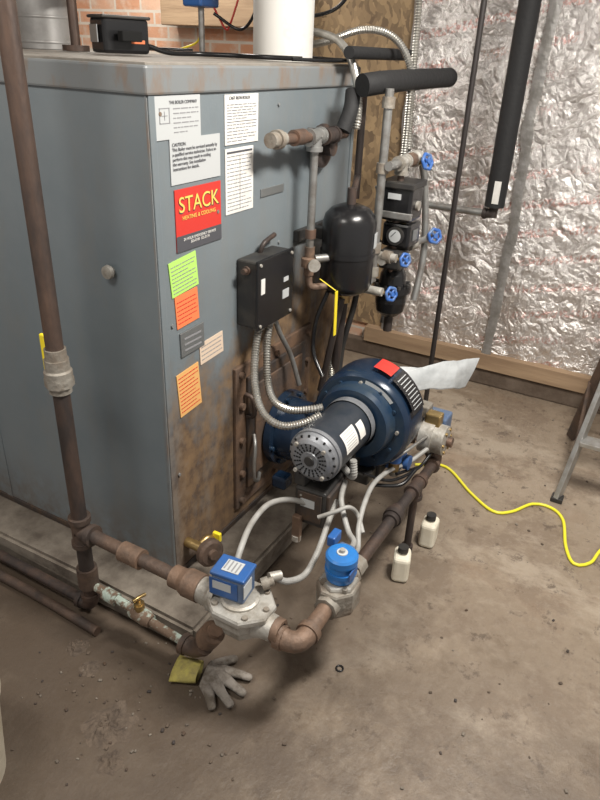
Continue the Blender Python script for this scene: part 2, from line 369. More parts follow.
label('orange_inspection_sticker',.062,.165,1.082,.985,M_orange,lines(.2,.85,6,th=.025,mm=M_red,seed=8),tilt=-.06)
label('peach_sticker',.165,.285,.905,.835,M_peach,lines(.2,.8,4,th=.04,mm=M_greyink,seed=9),tilt=-.05)
label('amber_inspection_sticker',.055,.16,.845,.70,M_amber,lines(.1,.9,10,th=.02,mm=M_red,seed=10),tilt=-.08)
# ------------------------------------------------------------ junction box + conduits
j=O('junction_box')
j.bb((.365,-.077,.900),(.575,-.001,1.120),M_blackd,.006);j.bb((.36,-.085,.895),(.58,-.075,1.125),M_black,.004)
for xx in (.375,.565):
    for zz in (.91,1.11): j.lathe((xx,-.085,zz),(0,-1,0),[(0,0),(0,.006),(.004,.005),(.004,0)],M_zinc,10)
j.box((.387,-.0865,1.04),(.022,.002,.05),M_white,0)
j.box((.53,-.0865,.98),(.04,.002,.03),M_greylab,0);j.box((.53,-.0865,1.03),(.03,.002,.015),M_greylab,0)
j.tube([(.47,-.02,1.115),(.48,-.03,1.15),(.56,-.02,1.16)],.008,M_ironpipe)
j.lathe((.365,-.04,1.09),(-1,0,0),[(0,0),(0,.014),(.008,.014),(.008,.009),(.022,.009),(.022,0)],M_copper,14)
j.cyl((.43,-.045,.905),(.43,-.045,.875),.018,M_zinc);j.cyl((.50,-.045,.905),(.50,-.045,.875),.018,M_zinc)
j.done()
c=O('flexible_conduit')
c.tube([(.43,-.045,.88),(.385,-.06,.80),(.325,-.10,.72),(.28,-.16,.66),(.28,-.23,.635),(.32,-.29,.645),(.36,-.33,.668)],.0125,M_flex,12,.12)
c.tube([(.50,-.045,.88),(.46,-.06,.80),(.42,-.09,.70),(.38,-.14,.655),(.37,-.21,.645),(.39,-.28,.66),(.41,-.31,.668)],.0125,M_flex,12,.12)
c.tube([(.53,-.04,.90),(.56,-.05,.82),(.61,-.07,.72),(.63,-.10,.60)],.009,M_galv)
c.done()
# ------------------------------------------------------------ burner
my,mz=-.375,.592
m=O('gas_burner')
ax=V((1,0,0))
m.lathe((.205,my,mz),ax,[(0,0),(0,.028),(.004,.030),(.004,.058),(.010,.068),(.020,.079),(.034,.083),(.034,.088),(.05,.088),(.05,.083)],M_motorcap,40)
m.lathe((.200,my,mz),ax,[(0,0),(0,.016),(.01,.018)],M_blackd,20)
for k in range(20):
    a=2*math.pi*k/20
    for r_ in (.036,.045,.054): m.box((.2085,my+math.cos(a)*r_,mz+math.sin(a)*r_),(.003,.006,.0045),M_void,0,Matrix.Rotation(a,3,'X'))
for k in range(18):
    a=2*math.pi*k/18;m.box((.222,my+math.cos(a)*.0765,mz+math.sin(a)*.0765),(.004,.010,.006),M_void,0,Matrix.Rotation(a,3,'X'))
for k in range(4):
    a=math.pi/4+math.pi/2*k;m.hexn((.208,my+math.cos(a)*.066,mz+math.sin(a)*.066),(-1,0,0),.007,.008,M_zinc)
m.lathe((.25,my,mz),ax,[(0,.083),(.004,.086),(.22,.086),(.22,.090),(.25,.090),(.25,.082),(.27,.075)],M_motor,40)
m.lathe((.47,my,mz),ax,[(0,.086),(0,.0905),(.03,.0905),(.03,.08)],M_motorcap,40)
def patch(o,x0,x1,a0,a1,r,cy,cz,mt,n=8):
    vs=[];fs=[]
    for k in range(n+1):
        a=a0+(a1-a0)*k/n;vs+=[(x0,cy-math.sin(a)*r,cz+math.cos(a)*r),(x1,cy-math.sin(a)*r,cz+math.cos(a)*r)]
        if k: fs.append([2*k-2,2*k-1,2*k+1,2*k])
    o.add(vs,fs,mt,True)
patch(m,.29,.375,.7,1.5,.0875,my,mz,M_white);patch(m,.39,.43,.8,1.45,.0875,my,mz,M_white)
for k in range(7): patch(m,.30,.365,.77+.1*k,.79+.1*k,.088,my,mz,M_greyink,2)
hx,hz=.56,.565
m.lathe((hx-.05,my,hz+.01),ax,[(0,.09),(0,.128),(.02,.135),(.05,.14)],M_navyl,48)
def scroll(th): return .172+.026*((th%(2*math.pi))/(2*math.pi))
N=56;vs=[];fs=[]
prof=[(hx,.93),(hx+.012,.985),(hx+.03,1.0),(hx+.135,1.0),(hx+.155,.985),(hx+.165,.93)]
for k in range(N):
    th=2*math.pi*k/N;r_=scroll(th+2.3)
    for (px,s_) in prof: vs.append((px,my-math.sin(th)*r_*s_,hz+math.cos(th)*r_*s_))
P=len(prof)
for k in range(N):
    k2=(k+1)%N
    for q in range(P-1): fs.append([k*P+q,k*P+q+1,k2*P+q+1,k2*P+q])
m.add(vs,fs,M_navy,True)
m.add([vs[k*P] for k in range(N)],[list(range(N))],M_navyl);m.add([vs[k*P+P-1] for k in range(N)],[list(range(N))[::-1]],M_navy)
for k in range(12):
    a=2*math.pi*k/12;m.hexn((hx,my+math.cos(a)*.149,hz+math.sin(a)*.149),(-1,0,0),.007,.008,M_navyl if k%3 else M_zinc)
for k in range(6):
    a=2*math.pi*k/6+.3;m.hexn((hx-.035,my+math.cos(a)*.115,hz+.01+math.sin(a)*.115),(-1,0,0),.008,.01,M_navyl)
patch(m,hx+.04,hx+.12,.12,.46,.2005,my,hz,M_red);patch(m,hx+.03,hx+.13,.52,1.25,.1990,my,hz,M_black)
for k in range(9): patch(m,hx+.045,hx+.115,.60+.07*k,.615+.07*k,.200,my,hz,M_greylab,2)
vs=[];fs=[]
for k in range(13):
    a=.1+.75*k/12
    for r_ in (.163,.149): vs.append((hx-.0015,my-math.sin(a)*r_,hz+math.cos(a)*r_))
    if k: fs.append([2*k-2,2*k-1,2*k+1,2*k])
m.add(vs,fs,M_greylab)
m.lathe((hx+.16,my,hz),ax,[(0,.14),(.06,.13),(.09,.13),(.09,.10),(.07,.0)],M_blackd,32)
bz=.41
m.bb((.56,-.30,.36),(.72,-.16,.55),M_navy,.02)
m.lathe((.62,-.22,bz),(0,1,0),[(0,.0),(0,.11),(.08,.12),(.15,.12),(.15,.148),(.178,.148),(.178,.12)],M_navy,40)
for k in range(8):
    a=2*math.pi*k/8+.2;m.hexn((.62+math.cos(a)*.134,-.07,bz+math.sin(a)*.134),(0,-1,0),.009,.011,M_navyl)
m.bb((.44,-.16,.25),(.50,-.10,.30),M_navy,.01)
m.bb((.52,-.45,.34),(.60,-.31,.38),M_blackd,.004);m.bb((.50,-.40,.36),(.56,-.36,.50),M_blackd,.004)
m.bb((.60,-.46,.33),(.80,-.30,.40),M_blackd,.008)
m.tube([(.45,-.34,.50),(.44,-.36,.47),(.40,-.42,.46),(.36,-.46,.48),(.36,-.455,.54)],.012,M_lgrey,12,.08)
R=Matrix.Rotation(.05,3,'Z')
m.box((.33,-.36,.385),(.17,.11,.14),M_blackd,.008,R);m.box((.33,-.42,.385),(.15,.012,.12),M_darkplate,.004,R)
m.box((.242,-.365,.39),(.006,.085,.11),M_darkplate,.002,R);m.box((.36,-.428,.40),(.05,.002,.05),M_steel,0,R)
m.box((.238,-.36,.405),(.002,.05,.03),M_greylab,0,R)
for zz in (.345,.43): m.lathe((.239,-.335,zz),(-1,0,0),[(0,0),(0,.005),(.003,.004),(.003,0)],M_zinc,8)
m.bb((.25,-.34,.455),(.45,-.30,.51),M_blackd,.004)
m.box((.23,-.33,.30),(.02,.03,.10),M_rust2,.003);m.cyl((.23,-.33,.27),(.23,-.33,.25),.016,M_zinc)
m.box((.70,-.485,.37),(.075,.06,.06),M_blue,.006);m.cyl((.70,-.52,.37),(.70,-.54,.37),.028,M_blue);m.cyl((.70,-.485,.34),(.70,-.485,.30),.02,M_galv)
m.cyl((.64,-.50,.40),(.64,-.50,.44),.026,M_blue);m.cyl((.64,-.50,.36),(.64,-.50,.40),.02,M_brass)
m.box((.655,-.46,.42),(.06,.05,.05),M_blackd,.006);m.lathe((.60,-.49,.47),(-.6,-.7,.3),[(0,0),(0,.022),(.012,.022),(.012,0)],M_brass,18)
m.tube([(.60,-.5,.42),(.66,-.54,.45),(.80,-.56,.44),(.88,-.56,.40)],.006,M_galv)
m.tube([(.50,-.44,.40),(.60,-.51,.34),(.74,-.56,.33),(.82,-.58,.36)],.006,M_black)
m.tube([(.62,-.52,.36),(.80,-.55,.30)],.006,M_black);m.tube([(.55,-.46,.33),(.62,-.54,.32),(.68,-.57,.36)],.007,M_black)
m.lathe((.86,-.625,.41),(0,1,0),[(0,0),(0,.035),(.006,.058),(.05,.058),(.05,.066),(.10,.066),(.10,0)],M_zinc,32)
for k in range(6):
    a=2*math.pi*k/6;m.hexn((.86+math.cos(a)*.046,-.620,.41+math.sin(a)*.046),(0,-1,0),.007,.008,M_brass)
m.cyl((.86,-.645,.41),(.86,-.62,.41),.020,M_copper)
m.box((.94,-.55,.42),(.09,.10,.11),M_bluebox,.008);m.box((.868,-.56,.485),(.05,.06,.05),M_brass,.006);m.box((.91,-.50,.49),(.06,.06,.05),M_cast,.006)
m.tube([(.86,-.50,.38),(.84,-.45,.38),(.80,-.40,.40)],.02,M_rust2)
m.cyl((.86,-.55,.36),(.87,-.59,.31),.024,M_ironpipe)
m.done()
# intake sheet
sh=O('plastic_intake_sheet')
A=[V((.80,-.36,.675)),V((.93,-.47,.655)),V((1.05,-.55,.655)),V((1.19,-.62,.635))]
B=[V((.80,-.43,.585)),V((.93,-.51,.575)),V((1.02,-.575,.555)),V((1.11,-.60,.530))]
def cr(Pt,t):
    t=t*(len(Pt)-1);i=min(int(t),len(Pt)-2);u=t-i;return Pt[i].lerp(Pt[i+1],u)
vs=[];fs=[];nu,nv=24,10
for i in range(nu+1):
    for k in range(nv+1):
        p0=cr(A,i/nu).lerp(cr(B,i/nu),k/nv);q=V((0,-.4,.9))*(.016*math.sin(math.pi*k/nv)+.010*noise.noise(p0*22));vs.append(p0+q)
for i in range(nu):
    for k in range(nv):
        a=i*(nv+1)+k;fs.append([a,a+1,a+nv+2,a+nv+1])
sh.add(vs,fs,M_sheet,True);sh.add([v-V((0,-.002,.004)) for v in vs],[f[::-1] for f in fs],M_sheet,True);sh.done()
# ------------------------------------------------------------ gas piping
gx=-.20;ry=.20
g=O('gas_supply_pipe')
g.cyl((gx,ry,.06),(gx,ry,2.64),.0235,M_ironpipe,24)
g.lathe((gx,ry,.84),(0,0,1),[(0,.024),(0,.031),(.03,.031),(.03,.038),(.065,.038),(.07,.033),(.10,.033),(.10,.029),(.13,.029),(.13,.024)],M_cast,24)
g.lathe((gx,ry,.86),(0,0,1),[(0,.037),(.0,.040),(.025,.040),(.025,.037)],M_cast,8)
g.tee((gx,ry,.355),(0,0,1),(0,-1,0),.029,M_rustpipe,.052)
g.lathe((gx,ry,.13),(0,0,1),[(0,.024),(0,.033),(.075,.033),(.075,.024)],M_rustpipe,24)
g.cyl((gx,ry,.355),(gx,-.30,.345),.021,M_rustpipe,20)
g.lathe((gx,.03,.350),(0,-1,0),[(0,.021),(0,.031),(.075,.031),(.075,.021)],M_rust2,24)
g.lathe((gx,-.165,.347),(0,-1,0),[(0,.021),(0,.034),(.03,.034),(.05,.042),(.10,.042),(.10,.021)],M_rust2,24)
g.elbow((gx,ry,.045),(0,0,1),(0,1,0),.026,M_ironpipe,.05)
g.cyl((gx,ry+.04,.045),(gx+.01,2.2,.045),.018,M_ironpipe,16)
g.done()
g=O('floor_pipe');g.tube([(-.26,.12,.018),(-.25,.5,.018),(-.26,1.2,.018),(-.25,2.2,.018)],.016,M_rustpipe,14);g.done()
g=O('corroded_branch_pipe')
g.tube([(gx+.0,.168,.135),(gx,.05,.125),(gx,-.10,.10),(gx,-.20,.09)],.014,M_verdi,14)
g.lathe((gx,.13,.13),(0,-1,-.1),[(0,.013),(0,.022),(.05,.022),(.05,.013)],M_verdi,16)
g.lathe((gx,.02,.118),(0,-1,-.15),[(0,.013),(0,.022),(.02,.025),(.06,.025),(.08,.021),(.08,.013)],M_verdi,16)
g.cyl((gx,-.015,.11),(gx,-.015,.165),.014,M_brass);g.hexn((gx,-.015,.145),Zd,.019,.014,M_brass);g.cyl((gx,-.015,.165),(gx,-.015,.18),.006,M_brass)
g.tube([(gx-.02,-.01,.182),(gx+.0,-.015,.184),(gx+.025,-.02,.180)],.006,M_brass)
g.elbow((gx,-.235,.085),(0,1,0),(.0,-.55,.83),.028,M_rustpipe,.05)
g.cyl((gx,-.255,.12),(gx,-.31,.215),.022,M_rust2);g.lathe((gx,-.275,.155),(0,-.5,.86),[(0,.022),(0,.036),(.05,.036),(.05,.022)],M_rust2,22)
g.done()
v1=O('gas_valve_actuator')
cy=-.385;cz=.335
v1.lathe((gx,cy+.12,cz+.01),(0,-1,0),[(0,.02),(0,.038),(.03,.040),(.04,.046),(.06,.048)],M_zinc,24)
v1.lathe((gx,cy-.12,cz-.01),(0,1,0),[(0,.02),(0,.036),(.03,.038),(.05,.046)],M_zinc,24)
def prism(o,c,pts,h,m,R=None,ch=.006):
    n=len(pts);R=R or Matrix.Identity(3);c=V(c);vs=[]
    for (s_,z) in ((1-ch*8,-h/2),(1,-h/2+ch),(1,h/2-ch),(1-ch*8,h/2)): vs+=[c+R@V((p[0]*s_,p[1]*s_,z)) for p in pts]
    fs=[[k*n+i,k*n+(i+1)%n,(k+1)*n+(i+1)%n,(k+1)*n+i] for k in range(3) for i in range(n)]
    o.add(vs,fs,m);o.add(vs[:n],[list(range(n))[::-1]],m);o.add(vs[3*n:],[list(range(n))],m)
octo=[(-.03,-.098),(.03,-.098),(.080,-.047),(.080,.037),(.037,.093),(-.037,.093),(-.080,.037),(-.080,-.047)]
prism(v1,(gx+.005,cy-.005,cz+.026),octo,.024,M_zinc)
prism(v1,(gx+.005,cy-.005,cz+.006),[(a*.86,b_*.9) for a,b_ in octo],.06,M_zinc)
prism(v1,(gx+.005,cy-.005,cz-.042),[(a*.6,b_*.6) for a,b_ in octo],.05,M_zinc)
v1.lathe((gx+.005,cy-.005,cz+.026),Zd,[(0,.056),(.018,.054),(.022,.047),(.022,0)],M_zinc,28)
for (a,b_) in [(-.056,-.052),(.056,-.052),(.052,.047),(-.052,.047),(0,-.084),(0,.075)]:
    v1.lathe((gx+.005+a,cy-.005+b_,cz+.038),Zd,[(0,0),(0,.009),(.006,.008),(.006,0)],M_cast,12)
R=Matrix.Rotation(.12,3,'Z');bzc=cz+.084
v1.box((gx+.01,cy+.02,bzc),(.075,.098,.078),M_bluebox,.008,R);v1.box((gx+.01,cy+.02,bzc+.042),(.080,.103,.012),M_blue,.004,R)
v1.box((gx-.0290,cy+.026,bzc),(.003,.085,.056),M_blue,.001,R)
v1.box((gx-.0310,cy+.03,bzc+.008),(.002,.055,.026),M_greylab,0,R);v1.box((gx+.003,cy-.0310,bzc+.005),(.047,.002,.042),M_greylab,0,R)
v1.box((gx+.01,cy+.02,bzc+.0495),(.045,.05,.002),M_greylab,0,R)
for k in range(4): v1.box((gx+.01,cy+.04-k*.012,bzc+.051),(.036,.004,.001),M_greyink,0,R)
v1.lathe((gx+.06,cy-.04,cz+.060),V((.6,-.6,.2)),[(0,0),(0,.018),(.02,.018),(.02,.012),(.035,.012)],M_cast,16)
v1.done()
ty=-.58;tz=.305
g=O('gas_train_pipe')
g.cyl((gx,cy-.115,cz-.012),(gx,ty+.04,tz+.003),.026,M_rust2,22)
g.lathe((gx,cy-.11,cz-.01),(0,-1,-.05),[(0,.026),(0,.036),(.03,.036),(.03,.026)],M_rust2,8)
g.elbow((gx,ty,tz),(0,1,0),(1,0,0),.029,M_rust2,.062)
g.cyl((gx+.05,ty,tz),(-.04,ty,tz),.024,M_rust2,22)
g.cyl((.12,ty,tz),(.84,ty-.01,tz),.020,M_ironpipe,22)
g.lathe((.13,ty,tz),ax,[(0,.020),(0,.032),(.05,.032),(.05,.020)],M_cast,8)
g.lathe((.42,ty-.003,tz),ax,[(0,.020),(0,.028),(.02,.028),(.02,.034),(.05,.034),(.05,.028),(.075,.028),(.075,.020)],M_ironpipe,22)
g.tee((.66,ty-.007,tz),(1,0,0),(0,0,-1),.025,M_ironpipe,.045)
g.cyl((.66,ty-.007,tz-.04),(.66,ty-.007,.0),.014,M_ironpipe);g.lathe((.66,ty-.007,.0),Zd,[(0,0),(0,.022),(.035,.022),(.035,.014)],M_ironpipe,18)
g.elbow((.87,ty-.01,tz),(-1,0,0),(0,.2,1),.026,M_rustpipe,.045)
g.done()
v2=O('solenoid_gas_valve')
vx=.035
v2.lathe((vx-.085,ty,tz),ax,[(0,.02),(0,.036),(.03,.036),(.035,.044),(.06,.052),(.11,.052),(.135,.044),(.14,.036),(.17,.036),(.17,.02)],M_cast,8)
prism(v2,(vx,ty,tz+.0),[(.074*math.cos(a),.063*math.sin(a)) for a in [math.pi/8+k*math.pi/4 for k in range(8)]],.082,M_cast)
prism(v2,(vx,ty,tz+.043),[(.058*math.cos(a),.058*math.sin(a)) for a in [k*math.pi/3 for k in range(6)]],.018,M_zinc)
for k in range(4):
    a=math.pi/4+k*math.pi/2;v2.hexn((vx+.048*math.cos(a),ty+.048*math.sin(a),tz+.043),Zd,.009,.012,M_cast)
z0=tz+.040
v2.lathe((vx+.005,ty,z0),Zd,[(0,.0),(0,.022),(.013,.022),(.013,.039),(.017,.042),(.038,.043),(.038,.047),(.050,.047),(.050,.043),(.070,.043),(.075,.047),(.095,.047),(.101,.041),(.103,.028),(.103,0)],M_bluel,36)
v2.lathe((vx+.005,ty,z0+.103),Zd,[(0,.016),(.003,.016),(.003,0)],M_greylab,20);v2.cyl((vx+.005,ty,z0+.103),(vx+.005,ty,z0+.115),.008,M_zinc)
v2.box((vx-.01,ty-.044,z0+.058),(.05,.004,.025),M_blue,0)
v2.box((vx+.07,ty+.02,tz+.08),(.045,.05,.05),M_bluebox,.006);v2.box((vx+.065,ty+.055,tz+.13),(.05,.025,.035),M_blue,.004)
v2.done()
c=O('electrical_conduit')
c.tube([(gx+.045,-.345,.42),(-.10,-.33,.455),(.0,-.30,.46),(.11,-.29,.455),(.20,-.31,.425),(.245,-.35,.40)],.009,M_lgrey,12)
c.done()
c=O('electrical_conduit')
c.tube([(gx+.10,-.44,.40),(-.06,-.46,.36),(.03,-.47,.32),(.13,-.46,.33),(.24,-.44,.37),(.31,-.43,.40)],.0095,M_lgrey,12,.06)
c.tube([(gx+.09,-.43,.40),(gx+.12,-.45,.395)],.014,M_zinc)
c.done()
c=O('electrical_conduit')
c.tube([(.10,-.575,.40),(.17,-.56,.385),(.22,-.52,.37),(.26,-.48,.40),(.30,-.45,.43),(.37,-.43,.44)],.009,M_lgrey,12)
c.tube([(.10,-.57,.39),(.18,-.57,.35),(.25,-.54,.38),(.33,-.52,.41),(.45,-.50,.41),(.60,-.50,.38),(.72,-.53,.36),(.80,-.57,.39)],.0085,M_lgrey,12)
c.tube([(.20,-.42,.40),(.22,-.47,.43),(.25,-.50,.44),(.28,-.52,.40),(.24,-.56,.37)],.007,M_lgrey,12)
c.done()
d=O('drain_valve')
d.cyl((.06,-.001,.215),(.06,-.09,.215),.017,M_brass);d.lathe((.06,-.085,.215),(-.35,-1,0.15),[(0,0),(0,.038),(.008,.048),(.026,.048),(.032,.038),(.032,.018),(.045,.016),(.045,0)],M_rustpipe,26)
d.tube([(.06,-.05,.215),(.10,-.06,.23),(.13,-.07,.20)],.012,M_brass);d.box((.125,-.08,.225),(.014,.03,.035),M_yellow,.003)
d.done()
# ------------------------------------------------------------ expansion tank & trim
t=O('expansion_tank')
tx,tyy=.83,-.165
t.lathe((tx,tyy,.915),Zd,[(0,0),(.0,.03),(.008,.065),(.025,.088),(.045,.095),(.26,.095),(.285,.088),(.308,.067),(.32,.035),(.323,.0)],M_black,40,True)
t.lathe((tx,tyy,1.06),Zd,[(0,.095),(.0,.099),(.016,.099),(.016,.095)],M_black,40)
t.cyl((tx,tyy,1.23),(tx,tyy,1.29),.016,M_ironpipe);t.cyl((tx,tyy,.92),(tx,tyy,.88),.022,M_brass)
t.cyl((tx-.02,tyy,.90),(tx-.02,-.10,.50),.013,M_ironpipe);t.cyl((tx+.05,tyy+.02,.93),(tx+.05,-.12,.50),.017,M_ironpipe)
t.bb((.72,-.02,1.10),(.95,-.001,1.14),M_blackd,.003);t.bb((.81,-.08,1.10),(.85,-.01,1.14),M_blackd,.003)
t.box((tx+.02,tyy-.0955,1.12),(.035,.003,.05),M_greylab,0,Matrix.Rotation(.2,3,'Z'))
t.done()
q=O('trim_piping')
q.cyl((.45,-.08,1.465),(.92,-.08,1.45),.0155,M_copper)
q.lathe((.425,-.08,1.466),ax,[(0,0),(0,.022),(.03,.022),(.03,.028),(.05,.028),(.05,.02),(.075,.02)],M_cast,16)
q.lathe((.56,-.08,1.463),ax,[(0,.0155),(0,.024),(.06,.024),(.06,.0155)],M_copper,16)
q.tee((.70,-.08,1.457),(1,0,0),(0,0,-1),.023,M_galv,.042)
q.cyl((.80,-.08,1.453),(.80,-.0,1.453),.018,M_ironpipe);q.tee((.80,-.08,1.453),(1,0,0),(0,1,0),.024,M_ironpipe,.04)
q.lathe((.86,-.02,1.41),(0,-1,0),[(0,0),(0,.072),(.012,.072),(.016,.06),(.016,.03),(.05,.03),(.05,0)],M_ironpipe,28)
q.cyl((.70,-.08,1.44),(.70,-.08,1.10),.0135,M_galv);
q.lathe((.70,-.08,1.13),Zd,[(0,.014),(0,.019),(.03,.019),(.03,.014)],M_copper,16)
q.lathe((.70,-.08,1.00),Zd,[(0,.012),(.0,.018),(.025,.018),(.03,.028),(.06,.028),(.065,.018),(.10,.018),(.10,.012)],M_rust2,20)
q.cyl((.70,-.08,1.045),(.66,-.12,1.05),.012,M_brass);q.lathe((.66,-.12,1.05),(-.7,-.7,0),[(0,0),(0,.022),(.008,.022),(.008,0)],M_zinc,16)
q.tube([(.70,-.08,1.0),(.70,-.09,.96),(.74,-.12,.955),(.78,-.15,.96)],.013,M_rust2)
q.cyl((.70,-.10,1.06),(.76,-.14,1.06),.014,M_galv)
q.box((.722,-.185,.87),(.018,.004,.17),M_yellow,.001,Matrix.Rotation(-.05,3,'Y'));q.tube([(.722,-.18,.955),(.71,-.12,.99)],.002,M_yellow)
q.cyl((1.01,-.10,1.60),(1.01,-.10,1.22),.013,M_ironpipe);q.cyl((.84,-.165,1.27),(1.01,-.10,1.30),.011,M_ironpipe)
q.cyl((.95,-.22,1.60),(.95,-.22,.94),.015,M_galv)
for zz in (1.54,1.33,1.05,.96): q.lathe((.95,-.22,zz),Zd,[(0,.015),(0,.022),(.035,.022),(.035,.015)],M_cast,16)
q.cyl((.95,-.22,.95),(.86,-.22,.93),.014,M_galv)
q.tube([(.93,-.15,1.0),(.96,-.12,.88),(.93,-.10,.72),(.86,-.12,.56),(.78,-.2,.46)],.013,M_flex,12,.12)
q.tube([(1.02,-.14,.95),(1.03,-.12,.80),(.99,-.10,.62),(.93,-.12,.45)],.012,M_blackd)
q.tube([(.76,-.13,.93),(.74,-.10,.82),(.73,-.10,.70),(.70,-.16,.62)],.008,M_black)
q.tube([(1.16,-.12,1.25),(1.18,-.18,1.10),(1.19,-.2,.9),(1.16,-.2,.70)],.012,M_galv)
q.cyl((.93,-.25,1.358),(1.24,-.25,1.358),.016,M_galv);q.tee((1.06,-.25,1.358),(1,0,0),(0,0,-1),.022,M_zinc,.04)
q.lathe((1.11,-.25,1.358),ax,[(0,.016),(0,.026),(.05,.026),(.05,.016)],M_rust2,8)
q.cyl((1.06,-.25,1.33),(1.06,-.25,.80),.013,M_copper)
q.lathe((1.15,-.25,1.358),ax,[(0,.016),(0,.024),(.02,.024),(.03,.030),(.06,.030),(.07,.024),(.09,.024),(.09,0)],M_zinc,18)
q.cyl((1.08,-.25,1.03),(1.28,-.31,1.05),.013,M_galv);q.cyl((.95,-.25,1.02),(1.08,-.25,1.02),.016,M_zinc)
q.lathe((1.16,-.274,1.038),(1,-.3,.1),[(0,.013),(0,.022),(.04,.022),(.04,.013)],M_zinc,8)
q.cyl((.89,-.22,.925),(.89,-.29,.925),.016,M_zinc);q.cyl((.97,-.22,1.035),(.97,-.30,1.035),.016,M_zinc)
q.lathe((.97,-.25,1.035),(0,-1,0),[(0,.016),(0,.024),(.03,.024),(.03,.016)],M_cast,8)
q.tube([(1.25,-.25,1.358),(1.28,-.27,1.25),(1.28,-.30,1.0),(1.23,-.30,.80)],.014,M_galv)
def wheel(o,c,d,r,m):
    c=V(c);d=V(d).normalized();a=d.orthogonal().normalized();b_=d.cross(a)
    pts=[c+(a*math.cos(2*math.pi*k/24)+b_*math.sin(2*math.pi*k/24))*r*(1+.08*math.cos(6*2*math.pi*k/24)) for k in range(25)]
    o.tube(pts,r*.26,m,10,smooth=False)
    for k in range(4):
        t_=math.pi/2*k;o.tube([c,c+(a*math.cos(t_)+b_*math.sin(t_))*r],r*.2,m,8)
    o.cyl(c-d*.004,c+d*.01,r*.36,M_knob,12);o.cyl(c-d*.045,c,.006,M_brass,10)
wheel(q,(1.17,-.305,1.355),(-.3,-1,.3),.026,M_knob);wheel(q,(1.27,-.34,1.065),(-.5,-.6,.2),.026,M_knob)
wheel(q,(.97,-.335,1.035),(-.5,-1,.2),.022,M_knob);wheel(q,(.89,-.325,.925),(-.5,-1,.2),.023,M_knob)
q.done()
cb=O('low_water_cutoff')
cb.bb((1.02,-.315,1.155),(1.15,-.19,1.29),M_black,.01);cb.bb((1.015,-.322,1.165),(1.03,-.185,1.19),M_galv,.003)
cb.bb((1.013,-.32,1.272),(1.157,-.185,1.295),M_blackd,.004)
cb.box((1.017,-.25,1.245),(.004,.05,.02),M_greylab,0);cb.lathe((1.085,-.315,1.21),(0,-1,0),[(0,0),(0,.018),(.01,.018),(.01,0)],M_zinc,16)
cb.cyl((1.085,-.25,1.16),(1.085,-.25,1.148),.03,M_brass)
cb.done()
cb=O('pressure_control')
cb.bb((1.04,-.315,1.055),(1.16,-.205,1.145),M_black,.01);cb.box((1.10,-.317,1.10),(.05,.003,.04),M_steel,0)
cb.lathe((1.040,-.262,1.10),(-1,0,0),[(0,0),(0,.034),(.012,.034),(.012,.026)],M_blackd,24);cb.lathe((1.029,-.262,1.10),(-1,0,0),[(0,.024),(.0005,0)],M_greylab,24)
cb.box((1.0275,-.256,1.106),(.001,.003,.028),M_ink,0,Matrix.Rotation(.7,3,'X'))
cb.lathe((1.09,-.25,.77),Zd,[(0,0),(.0,.035),(.02,.055),(.06,.062),(.10,.062),(.10,.075),(.125,.075),(.125,.055),(.17,.05),(.20,.035),(.26,.03)],M_black,28)
for k in range(8):
    a=2*math.pi*k/8;cb.hexn((1.09+math.cos(a)*.067,-.25+math.sin(a)*.067,.895),Zd,.008,.01,M_blackd)
cb.cyl((1.09,-.25,.78),(1.09,-.25,.70),.018,M_ironpipe);cb.bb((1.02,-.30,.97),(1.11,-.21,1.045),M_blackd,.01)
cb.done()
ins=O('insulated_pipe')
ins.tube([(.88,-.15,1.606),(.93,-.17,1.612),(1.0,-.18,1.616),(1.3,-.19,1.622),(1.62,-.20,1.625)],.036,M_foam,20)
ins.lathe((1.62,-.20,1.625),(1,-.04,.02),[(0,.037),(.001,.0)],M_void,20)
ins.tube([(.92,-.10,1.585),(.89,-.11,1.53),(.86,-.10,1.465)],.026,M_foam,18)
ins.tube([(.93,-.07,1.70),(1.1,-.07,1.70),(1.5,-.08,1.70)],.020,M_foam,16)
ins.done()
c=O('flexible_conduit')
c.tube([(1.24,.42,1.76),(1.20,.24,1.765),(1.13,.08,1.74),(1.03,-.03,1.68),(.95,-.10,1.60),(.91,-.13,1.52),(.90,-.13,1.47)],.0125,M_flex,12,.12)
c.done()
c=O('flexible_conduit')
c.tube([(1.26,.40,1.70),(1.22,.18,1.73),(1.22,.02,1.775),(1.23,-.10,1.755),(1.22,-.18,1.66),(1.21,-.195,1.5),(1.20,-.20,1.30)],.0125,M_flex,12,.12)
c.tube([(1.26,-.17,2.64),(1.26,-.17,2.1),(1.25,-.18,1.75),(1.25,-.19,1.5),(1.245,-.2,1.38)],.0115,M_flex,12,.12)
c.tube([(1.32,-.14,2.64),(1.32,-.14,2.1),(1.31,-.15,1.8),(1.30,-.17,1.55),(1.27,-.19,1.40),(1.2,-.22,1.30)],.008,M_galv,12)
c.tube([(1.20,.30,1.80),(1.17,.08,1.86),(1.14,-.02,2.1),(1.14,-.02,2.64)],.007,M_black,10)
c.tube([(1.22,.35,1.68),(1.15,.10,1.675),(1.10,-.0,1.675),(1.0,.02,1.672),(.85,.10,1.672)],.006,M_black,10)
c.done()
r=O('steel_rod');r.cyl((1.5,-.335,0),(1.5,-.335,2.64),.0115,M_rod,14);r.lathe((1.5,-.335,0),Zd,[(0,0),(0,.035),(.006,.035),(.012,.02)],M_ironpipe,20);r.done()
r=O('insulated_drop_pipe')
r.cyl((1.9,-.41,1.09),(1.9,-.41,2.64),.046,M_foam,24);r.cyl((1.9,-.41,1.04),(1.9,-.41,1.10),.02,M_ironpipe)
r.elbow((1.9,-.41,1.055),(0,0,1),(0,1,0),.022,M_ironpipe,.045);r.cyl((1.9,-.37,1.055),(1.9,.0,1.055),.017,M_galv)
